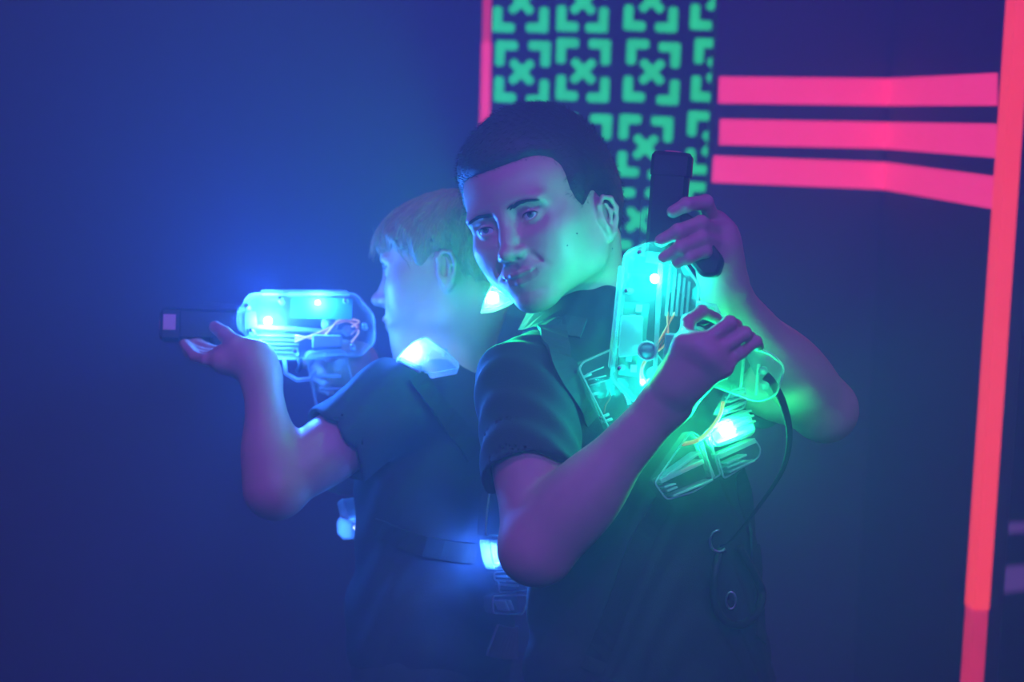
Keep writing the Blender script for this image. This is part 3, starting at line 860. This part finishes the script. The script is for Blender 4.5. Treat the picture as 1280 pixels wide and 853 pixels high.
    for nm, (a, b, c, d, f, g) in zip(names, bars):
        q1 = [onY(*p, Y1 - .0004) for p in (a, b, c, d)]
        q2 = [on_plane(*p, A + Nn * .0004, Nn) for p in (b, f, g, c)]
        for q in (q2[1], q2[2]):
            t = (q - base) @ u
            if t > L - .012: q -= u * (t - L + .012)
        for q in (q1[1], q1[2]): q[0] = pc[0] - .0006; q[1] = Y1 - .0006
        th = .0010; mid = n0 * th + Nn * th
        sec = [(q1[0], q1[3], n0 * th), (q1[1], q1[2], mid), (q2[1], q2[2], Nn * th)]
        mb = MB(); mb.loft([[lo_, hi_, hi_ + o_, lo_ + o_] for hi_, lo_, o_ in sec])
        tag(link('tape_stripe', mb.mesh('tape_stripe'), pink_tape), nm, 'tape')
    # tape folded over the free edge of the return
    ne = u; vert = lambda t, z, off, nn: base + u * t + np.array([0, 0, z]) + nn * off
    def edge_tape(z0, z1, off, mat, label, w1=.030, w2=.022, skew=0.):
        def sec(z, w):
            z = np.array([0, 0, z]); c = base + e + z
            return [c - u * w + nr * off, c + nr * off + u * off, c - nr * w2 + u * off, c - nr * w2 + u * (off + .0012), c + (nr + u) * (off + .0012), c - u * w + nr * (off + .0012)]
        mb = MB(); mb.loft([sec(z0, w1 - skew), sec(z1, w1)])
        return tag(link('corner_tape', mb.mesh('corner_tape'), mat), label, 'tape')
    zj = on_plane(1215, 762, base + e, u)[2]
    edge_tape(zj, 2.4, .0014, red_tape, 'long red-pink tape folded over the wall edge at the right')
    edge_tape(.1, zj + .02, .0002, old_tape, 'darker lower tape length on the right wall edge, below the joint', .029, .021)

# ------------------------------------------------------------------ clear plastic laser-tag gear
clear = clear_plastic('clear_plastic', milk=.045, rim=.28)
frosted = clear_plastic('frosted_lamp_plastic', milk=.20, rim=.60)
rib_plastic = clear_plastic('clear_plastic_rib', milk=.75, rim=.92)
clear_edge = clear_plastic('clear_plastic_edge', milk=.45, rim=.80)
black_plastic = plain('black_plastic', (.018, .018, .020), .5, bump=.2, bscale=500)
board_mat = plain('circuit_board', (.05, .22, .16), .5, noise=.3, scale=200)
chip_mat = plain('grey_component', (.25, .27, .32), .45)
white_part = plain('white_plastic', (.75, .75, .72), .4)
metal = plain('steel', (.6, .6, .62), .3, metallic=1)
copper_wire = self_lit('glowing_orange_wire', (1.0, .42, .22), .35)  # small glow added so the orange stays bright under green light
red_wire = plain('red_wire', (.7, .12, .08), .5)
black_webbing = plain('black_webbing', (.022, .022, .026), .8, noise=.2, scale=300, bump=.5, bscale=900)
mesh_fabric = plain('mesh_fabric', (.05, .05, .055), .8, noise=.3, scale=700)
muzzle_orange = plain('orange_muzzle', (.85, .22, .22), .5)
pale_patch = self_lit('pale_pink_patch', (.60, .26, .42), .05)
LEDS = {'blue': (.02, .15, 1.0), 'green': (.0, 1.0, .34), 'teal': (.0, .88, .88)}

def led(parent, loc, colour, power, r=.0068, strength=60, world=False, soft=.012, beam=None):
    """a light-emitting diode: a bright dome and the light it throws"""
    col = LEDS[colour]
    core = [c + (1 - c) * .45 for c in col]
    m = glow('lit_led_' + colour, core, strength)
    o = part('led', MB().ball(loc, r * .7, np.eye(3), 14, 8).mesh('led'), m, parent, world)
    l = bpy.data.lights.new('led_light', 'POINT'); l.energy = power; l.color = col; l.shadow_soft_size = soft
    lo = bpy.data.objects.new('led_light', l); C.objects.link(lo); lo.location = loc; lo.parent = parent
    if world: lo.matrix_parent_inverse = parent.matrix_world.inverted()
    if beam is not None:                                            # most of a diode's light leaves forwards
        l = bpy.data.lights.new('led_beam', 'SPOT'); l.energy = beam[0]; l.color = col; l.spot_size = math.radians(150); l.spot_blend = .5; l.shadow_soft_size = soft
        lo = bpy.data.objects.new('led_beam', l); C.objects.link(lo)
        d = nrm(beam[1]); lo.rotation_euler = Vector(d).to_track_quat('-Z', 'Y').to_euler(); lo.location = np.asarray(loc) + d * .001; lo.parent = parent
        if world: lo.matrix_parent_inverse = parent.matrix_world.inverted()
    return o

def gun(loc, l, h, colour, power, label, lit=60, beam=0):
    t = np.cross(l, h); R = np.stack([l, h, t], 1)
    g = empty('laser_gun', loc, label, 'toy gun', 'light-up blasters', R)
    add = lambda name, mb, mat, par=None: link(name, mb.mesh(name), mat, par or g)
    body = [(.083, .012), (.068, .037), (-.062, .040), (-.084, .014), (-.086, -.018), (-.070, -.036), (-.004, -.041), (.042, -.041), (.083, -.006)]
    rp = roundpoly([np.array(p) for p in body], .006, 3)
    shell = add('body_shell', slab(MB(), rp, -.024, .024, .007), clear)
    m = MB()                                                        # seam where the two halves meet
    out = [np.array([*p, 0]) for p in inset(rp, -.0012)]; m.tube(out + [out[0]], .0013, 5, False)
    add('seam', m, clear_edge, shell)
    for i in range(5):                                              # moulded ribs behind the front slope
        x = .058 - i * .0085
        add('rib', MB().box((x * .2 + .022, -.012 - i * .0052, .0165), (.026 - i * .002, .0011, .005)), clear_edge, shell)
    for x, y in ((.070, .020), (.064, -.010), (-.050, .030), (-.074, .0), (-.060, -.026), (.010, -.034), (.030, .030)):
        m = MB(); m.tube([(x, y, -.021), (x, y, .021)], .0034, 8); add('screw_post', m, clear_edge, shell)
        
        for z in (.023, -.023): m = MB(); m.tube([(x, y, z - .0015), (x, y, z + .0015)], .0026, 8); add('screw', m, metal)
    add('top_rail', slab(MB(), roundpoly([np.array(p) for p in ((.055, .037), (.055, .0425), (-.050, .0445), (-.056, .038))], .002, 2), -.007, .007, .0015), clear_edge)
    b = add('circuit_board', MB().box((-.020, .021, -.004), (.038, .013, .0008)), board_mat)
    for i in range(7): add('chip', MB().box((-.050 + i * .0105, .018 + .006 * (i % 2), -.0005), (.0038, .003, .0022)), chip_mat if i % 2 else white_part, b)
    add('reflector', slab(MB(), roundpoly([np.array(p) for p in ((.006, .012), (-.034, .010), (-.040, .034), (.004, .035))], .003, 2), .006, .012, .001), clear_edge)
    add('battery_box', slab(MB(), roundpoly([np.array(p) for p in ((-.010, -.012), (-.046, -.012), (-.046, -.027), (-.010, -.030))], .002, 2), -.012, .012, .002), chip_mat)
    m = MB(); m.tube([(-.030, .004, .010), (-.030, .004, .0175)], .0088, 18); sp = add('speaker', m, chip_mat)
    m = MB(); a = np.linspace(0, 2 * math.pi, 17); m.tube([(-.030 + .0095 * math.cos(q), .004 + .0095 * math.sin(q), .0175) for q in a], .0012, 5, False); add('speaker_ring', m, white_part, sp)
    m = MB(); m.tube([(-.052, -.004, .012), (-.052, -.004, .019)], .0065, 14); add('button', m, clear_edge)
    for j, mt in enumerate((copper_wire, red_wire, copper_wire)):
        w = [(-.058, -.020 + .010 * j, .002 * j), (-.066, -.004 + .006 * j, .010), (-.050 + .004 * j, .008, .012 - .004 * j), (-.020, -.006 - .004 * j, .010), (.012, -.020 + .004 * j, .006)]
        m = MB(); m.tube(smooth_path(w), .0012, 6); add('wire', m, mt)
    m = MB(); m.tube([(.060, .006, 0), (.082, .004, 0)], .010, 16); add('lens_tube', m, clear_edge)
    add('light_pipe', slab(MB(), roundpoly([np.array(p) for p in ((.070, .0015), (-.060, -.004), (-.060, -.008), (.070, -.004))], .001, 2), .012, .019, .001), clear_edge)
    # black barrel, front ring and fore grip
    ring = lambda x, y0, y1, z: [(x, y0, -z), (x, y1, -z), (x, y1 + .004, -z * .5), (x, y1 + .004, z * .5), (x, y1, z), (x, y0, z), (x, y0 - .004, z * .5), (x, y0 - .004, -z * .5)]
    br = add('barrel', MB().loft([ring(.072, -.018, .012, .016), ring(.150, -.018, .013, .016), ring(.152, -.0175, .0125, .0155)]), black_plastic)
    add('muzzle_cap', MB().loft([ring(.152, -.020, .014, .0175), ring(.172, -.020, .014, .0175), ring(.176, -.017, .011, .0145)]), black_plastic, br)
    m = MB(); m.tube([(.174, -.003, 0), (.1775, -.003, 0)], .0085, 18); add('muzzle_lens', m, muzzle_orange, br)
    if colour == 'blue': add('muzzle_patch', MB().box((.164, -.001, -.0175), (.0075, .0095, .0006)), pale_patch, br)
    add('sight_fin', slab(MB(), [np.array(p) for p in ((.082, .016), (.125, .020), (.125, .026), (.082, .024))], -.002, .002, .0008), clear)
    add('fore_grip', slab(MB(), roundpoly([np.array(p) for p in ((.118, -.014), (.090, -.006), (.050, -.044), (.052, -.062), (.070, -.066), (.112, -.030))], .006, 3), -.015, .015, .005), black_plastic)
    # handle
    hp = [(-.002, -.034), (-.050, -.030), (-.072, -.112), (-.064, -.130), (-.034, -.136), (-.022, -.122)]
    hd = add('handle', slab(MB(), roundpoly([np.array(p) for p in hp], .007, 3), -.017, .017, .007), clear)
    m = MB(); out = [np.array([*p, 0]) for p in inset(roundpoly([np.array(p) for p in hp], .007, 3), -.0008)]; m.tube(out + [out[0]], .0012, 5, False); add('handle_seam', m, clear_edge, hd)
    for i in range(4): add('handle_rib', MB().box((-.030 - i * .0065, -.062 - i * .016, 0), (.016, .0012, .012)), clear_edge, hd)
    for x, y in ((-.040, -.115), (-.055, -.118)): 
        m = MB(); m.tube([(x, y, -.013), (x, y, .013)], .0045, 10); add('battery_post', m, clear_edge, hd)
    m = MB(); m.tube([(.024, -.041, 0), (.022, -.060, 0), (.008, -.068, 0), (-.008, -.066, 0), (-.014, -.056, 0)], .0028, 8); add('trigger_guard', m, clear_edge)
    m = MB(); m.tube([(.006, -.040, 0), (.004, -.050, 0), (.008, -.058, 0)], [.004, .0035, .003], 8); add('trigger', m, black_plastic)
    side = 1 if colour != 'blue' else -1
    led(g, (.045, .004, .006 * side), colour, power, strength=lit, soft=.02, beam=(beam, (.1, .25, side)))
    if colour != 'blue': led(g, (-.062, .006, .010), colour, power * .5, .0035, lit * .3)  # extra rear diode, added to light the wing panel and lower body
    if colour == 'blue': led(g, (-.016, .027, -.014), colour, power * .25, .004, lit * .5)
    return g

def smooth_path(pts, n=6):
    """Catmull-Rom through the points"""
    p = [np.asarray(q, float) for q in pts]; p = [2 * p[0] - p[1]] + p + [2 * p[-1] - p[-2]]; out = []
    for i in range(1, len(p) - 2):
        for t in np.arange(n) / n:
            out.append(.5 * (2 * p[i] + (p[i + 1] - p[i - 1]) * t + (2 * p[i - 1] - 5 * p[i] + 4 * p[i + 1] - p[i + 2]) * t * t + (3 * p[i] - p[i - 1] - 3 * p[i + 1] + p[i + 2]) * t ** 3))
    return out + [p[-2]]

class Sheet:
    """a plane in the scene on which outlines are given by where they show"""
    def __init__(self, x, y, d, n):
        self.p = P(x, y, d); self.n = nrm(W(n)); self.u = nrm(np.cross(upv, self.n)); self.v = np.cross(self.n, self.u)
    def uv(self, x, y):
        q = on_plane(x, y, self.p, self.n) - self.p; return np.array([q @ self.u, q @ self.v])
    def at(self, x, y, t=0):
        a = self.uv(x, y); return self.F(a[0], a[1], t)
    def F(self, u, v, t): return self.p + self.u * u + self.v * v + self.n * t

def clear_block(sheet, px, t0, t1, parent, name, r=.004, bev=.003, mat=None, seam=True, ribs=()):
    rp = roundpoly([sheet.uv(*p) for p in px], r, 3)
    o = part(name, slab(MB(), rp, t0, t1, bev, sheet.F).mesh(name), mat or clear, parent)
    if seam:
        m = MB(); q = [sheet.F(p[0], p[1], t1 - bev * .6) for p in inset(rp, bev * .2)]; m.tube(q + [q[0]], .0011, 5, False)
        s = link(name + '_rim', m.mesh(name + '_rim'), rib_plastic, o)
    for a, b, w in ribs:
        A, Bq = sheet.uv(*a), sheet.uv(*b); dd = nrm(Bq - A); nn = np.array([-dd[1], dd[0]]) * w * 1.35
        s = link('rib', slab(MB(), [A - nn, Bq - nn, Bq + nn, A + nn], t0 + .002, t1 + .0028, .0005, sheet.F).mesh('rib'), rib_plastic, o)
    return o

def drape(fld, x, y, d0=1.7, d1=3.0, off=.003):
    """where the sight line meets the cloth"""
    dr = P(x, y, 1.0) - CAM; ds = np.arange(d0, d1, .002)
    v = fld((CAM + ds[:, None] * dr).astype(np.float32), .05)
    i = np.flatnonzero(v < off)
    return CAM + ds[i[0] if len(i) else -1] * dr
def strap(fld, pts, w, parent, mat, name='strap'):
    c = [drape(fld, *p) for p in smooth_path([np.array(p, float) for p in pts], 5)]
    c = [q for q in c if (q - CAM) @ fwd < 2.9]
    m = MB(); n = len(c); rings = []
    for i in range(n):
        t = nrm(c[min(i + 1, n - 1)] - c[max(i - 1, 0)]); e = .004
        g = np.array([float((fld((c[i] + np.eye(3)[k] * e)[None].astype(np.float32), .1) - fld((c[i] - np.eye(3)[k] * e)[None].astype(np.float32), .1))[0]) for k in range(3)]); g = nrm(g)
        s = nrm(np.cross(t, g))
        rings.append([c[i] - s * w, c[i] + s * w, c[i] + s * w + g * .003, c[i] - s * w + g * .003])
    m.loft(rings); return part(name, m.mesh(name), mat, parent)

def build_gear():
    # ---------------- the two blasters
    l = nrm(W((.086, -.03, .996))); h = nrm(W((-.97, .16, .084))); h = nrm(h - l * (l @ h))
    g1 = gun(P(819, 403, 2.062), l, h, 'teal', POW['gun_green'], 'clear blaster lit green, held muzzle up with black fore grip', beam=POW['beam_green'] * .5)
    l = nrm(W((-1, -.05, .02))); h = nrm(W((.02, .10, 1))); h = nrm(h - l * (l @ h))
    g2 = gun(P(381, 407, 2.46), l, h, 'blue', POW['gun_blue'], 'clear blaster lit blue, held level and pointing left', beam=POW['beam_blue'])
    # ---------------- vest of the taller boy
    fT, fS = shirt_tall(), shirt_small()
    v = empty('laser_vest', P(840, 540, 2.15), 'clear green-lit chest and shoulder pack strapped on the taller boy', 'vest', 'light-up vests')
    s = Sheet(838, 540, 2.121, (.25, -.96, .06))
    w = clear_block(s, [(719, 462), (724, 453), (800, 420), (860, 500), (830, 530), (763, 549)], -.010, .014, v, 'wing_panel', .007, .004)
    for a, b in (((727, 472), (737, 468)), ((736, 495), (746, 491)), ((748, 523), (759, 518)), ((752, 528), (763, 524))):
        A, Bq = s.uv(*a), s.uv(*b); m = MB(); m.tube([s.F(*A, .006), s.F(*Bq, .006)], .0016, 6); o = link('catch', m.mesh('catch'), rib_plastic, w)
    for a, b, r in (((732, 478), (752, 530), .0009), ((733, 468), (754, 459), .0008), ((735, 475), (757, 470), .0008), ((737, 482), (757, 476), .0008), ((765, 535), (800, 520), .0022)):
        m = MB(); m.tube([s.at(*a, .002), s.at(*b, .002)], r, 6); o = link('moulded_line', m.mesh('moulded_line'), rib_plastic, w)
    m = MB(); m.tube(smooth_path([s.at(762, 487, 0), s.at(763, 497, 0), s.at(757, 507, 0), s.at(755, 517, 0)]), .0008, 6); part('wire', m.mesh('wire'), red_wire, v)
    part('chip', slab(MB(), [s.uv(779, 491), s.uv(783, 490), s.uv(789, 505), s.uv(784, 507)], -.002, .002, .0005, s.F).mesh('chip'), white_part, v)
    clear_block(s, [(812, 604), (858, 538), (872, 548), (887, 600), (862, 616), (828, 626)], -.012, .016, v, 'lower_block', .005, .004,
                ribs=[((819, 602), (872, 577), .0018), ((826, 596), (868, 566), .0010), ((824, 609), (838, 605), .0008), ((827, 614), (840, 609), .0008), ((835, 620), (884, 600), .0008)])
    clear_block(s, [(868, 552), (884, 545), (898, 594), (888, 600)], -.010, .010, v, 'hinge_bar', .003, .003, ribs=[((872, 556), (888, 596), .0008)])
    clear_block(s, [(890, 567), (938, 549), (946, 561), (944, 572), (899, 600)], -.012, .016, v, 'outer_block', .004, .004,
                ribs=[((893, 571), (937, 551), .0019), ((901, 580), (926, 569), .0008), ((902, 585), (924, 576), .0008), ((905, 590), (936, 576), .0008)])
    clear_block(s, [(881, 543), (895, 530), (930, 516), (938, 538), (934, 545), (890, 560)], -.012, .018, v, 'lamp_block', .004, .004, frosted,
                ribs=[((891, 556), (934, 539), .0010), ((905, 525), (931, 514), .0008), ((908, 531), (934, 520), .0008), ((912, 537), (936, 527), .0008)])
    clear_block(s, [(893, 520), (910, 488), (928, 484), (930, 500), (926, 512)], -.010, .012, v, 'upper_block', .004, .003,
                ribs=[((903, 514), (927, 503), .0010), ((909, 497), (927, 490), .0008), ((907, 503), (928, 496), .0008)])
    m = MB(); m.tube(smooth_path([s.at(848, 556, .012), s.at(866, 551, .014), s.at(880, 540, .014), s.at(894, 520, .014), s.at(899, 503, .012)]), .0022, 6); part('orange_strip', m.mesh('orange_strip'), copper_wire, v)
    m = MB(); m.tube([s.at(850, 590, .004), s.at(874, 579, .004)], .0020, 6); part('orange_strip', m.mesh('orange_strip'), copper_wire, v)
    led(v, s.at(902, 539, .012), 'green', POW['chest_green'], .0080, POW['lit'], True, beam=(POW['beam_green'], s.n))
    # lamp on his right shoulder, under the chin
    s2 = Sheet(625, 374, 2.275, (.1, -1, .2))
    clear_block(s2, [(601, 390), (605, 377), (614, 358), (640, 350), (660, 360), (640, 379), (618, 388)], -.014, .012, v, 'shoulder_lamp', .003, .003, frosted)
    led(v, s2.at(615, 375, .013), 'green', POW['shoulder_green'], .0080, POW['lit'], True, beam=(POW['beam_green'] * 1.3, W((-.1, -.75, .55))))
    strap(fT, [(688, 398), (693, 425), (702, 452), (722, 486), (745, 520)], .016, v, mesh_fabric, 'harness_strap')
    strap(fT, [(612, 402), (650, 400), (688, 405), (730, 412)], .014, v, mesh_fabric, 'harness_strap')
    strap(fT, [(830, 625), (800, 680), (770, 760), (740, 840)], .013, v, black_webbing, 'side_strap')
    strap(fT, [(922, 590), (934, 640), (944, 700), (950, 800)], .012, v, black_webbing, 'side_strap')
    # ---------------- vest of the smaller boy
    v2 = empty('laser_vest', P(540, 560, 2.47), 'clear blue-lit shoulder, back and chest pack strapped on the smaller boy', 'vest', 'light-up vests')
    s3 = Sheet(535, 450, 2.345, (.1, -1, .25))
    clear_block(s3, [(494, 452), (506, 440), (516, 431), (531, 423), (553, 438), (573, 456), (573, 464), (540, 470), (524, 469)], -.018, .012, v2, 'shoulder_lamp', .003, .003, frosted,
                ribs=[((500, 452), (526, 464), .0016)])
    for x, y in ((522, 459), (533, 448), (556, 441)): 
        m = MB(); m.tube([s3.at(x, y, -.01), s3.at(x, y, .010)], .003, 8); part('screw_post', m.mesh('screw_post'), clear_edge, v2)
    led(v2, s3.at(516, 442, .004), 'blue', POW['shoulder_blue'], .0070, POW['lit'], True, beam=(POW['beam_blue'], W((-.5, -.8, .35))))
    s4 = Sheet(640, 690, 2.38, (.5, -.86, .05))
    clear_block(s4, [(609, 596), (700, 596), (700, 672), (601, 670), (603, 640)], -.012, .012, v2, 'back_plate', .004, .003)
    clear_block(s4, [(604, 675), (690, 676), (690, 706), (612, 712), (607, 697)], -.012, .016, v2, 'back_lamp_block', .003, .003, frosted, ribs=[((612, 680), (660, 682), .001), ((616, 706), (660, 702), .001)])
    clear_block(s4, [(611, 715), (652, 711), (653, 738), (617, 741), (617, 728), (611, 724)], -.012, .014, v2, 'lower_block', .003, .003, ribs=[((624, 721), (641, 721), .0008), ((624, 726), (643, 727), .0008), ((624, 731), (640, 732), .0008)])
    clear_block(s4, [(609, 744), (652, 743), (654, 748), (648, 768), (610, 767)], -.012, .014, v2, 'end_block', .004, .003, ribs=[((623, 751), (628, 763), .0007), ((629, 750), (634, 762), .0007)])
    led(v2, s4.at(629, 692, .010), 'blue', POW['back_blue'], .0070, POW['lit'], True, beam=(POW['beam_blue'] * .3, s4.n))
    s5 = Sheet(440, 650, 2.47, (-.5, -.86, 0))
    clear_block(s5, [(433, 628), (440, 622), (447, 648), (437, 646)], -.02, .02, v2, 'chest_block', .002, .002, mat=clear_edge)
    clear_block(s5, [(432, 652), (436, 645), (452, 652), (451, 672), (440, 673), (433, 666)], -.02, .02, v2, 'chest_block', .002, .002, mat=clear_edge)
    led(v2, s5.at(443, 660, .0), 'blue', POW['chest_blue'], .0030, POW['lit'] * .12, True)
    strap(fS, [(520, 470), (548, 510), (578, 545), (592, 570)], .014, v2, black_webbing, 'harness_strap')
    strap(fS, [(594, 692), (570, 690), (520, 680), (470, 660)], .012, v2, black_webbing, 'side_strap')
    strap(fS, [(614, 800), (636, 804), (658, 800)], .020, v2, chip_mat, 'strap_tab')
    # ---------------- cord from the grip to the vest, and the coiled loop under it
    cp = [P(957, 470, 2.046), P(966, 480, 2.05), P(979, 505, 2.06), P(987, 545, 2.09), P(978, 588, 2.11), P(948, 634, 2.14), P(918, 672, 2.17), P(901, 684, 2.19)]
    m = MB(); sp_ = smooth_path(cp); m.tube(sp_, [.0048 - .0026 * i / (len(sp_) - 1) for i in range(len(sp_))], 8, True, flat=W((0, 1, 0))); tag(link('tether_strap', m.mesh('tether_strap'), black_webbing), 'black tether strap curving from the raised blaster grip to the vest', 'strap')
    lo = empty('cable_loop', P(915, 720, 2.19), 'dark cable loop with small metal ring hanging below the tether strap', 'cable')
    def fl(x, y):
        q = drape(fT, x, y, off=.010); d = (q - CAM) @ fwd
        return P(x, y, d if d < 2.4 else 2.27)
    pts = [fl(902, 684), fl(894, 715), fl(893, 750), fl(903, 774), fl(924, 782), fl(946, 768), fl(953, 742), fl(945, 722), fl(934, 702), fl(924, 684)]
    m = MB(); m.tube(smooth_path(pts), .0048, 8); part('cable', m.mesh('cable'), black_plastic, lo)
    c = fl(913, 750); a = np.linspace(0, 2 * math.pi, 17)
    m = MB(); m.tube([c + W((.0055 * math.cos(q), -.006, .0095 * math.sin(q))) for q in a], .0013, 6, False); part('ring', m.mesh('ring'), metal, lo)
    c = fl(898, 676); m = MB(); m.tube([c + W((.010 * math.cos(q), -.006, .012 * math.sin(q))) for q in np.linspace(1.5, 5.5, 12)], .0016, 6); part('hook', m.mesh('hook'), metal, lo)
POW = dict(gun_green=1.3, gun_blue=10, chest_green=5.0, shoulder_green=1.0, shoulder_blue=1.6, back_blue=4.2, chest_blue=.3, lit=110, beam_blue=11.5, beam_green=8)
build_room()
build_boys()
build_gear()
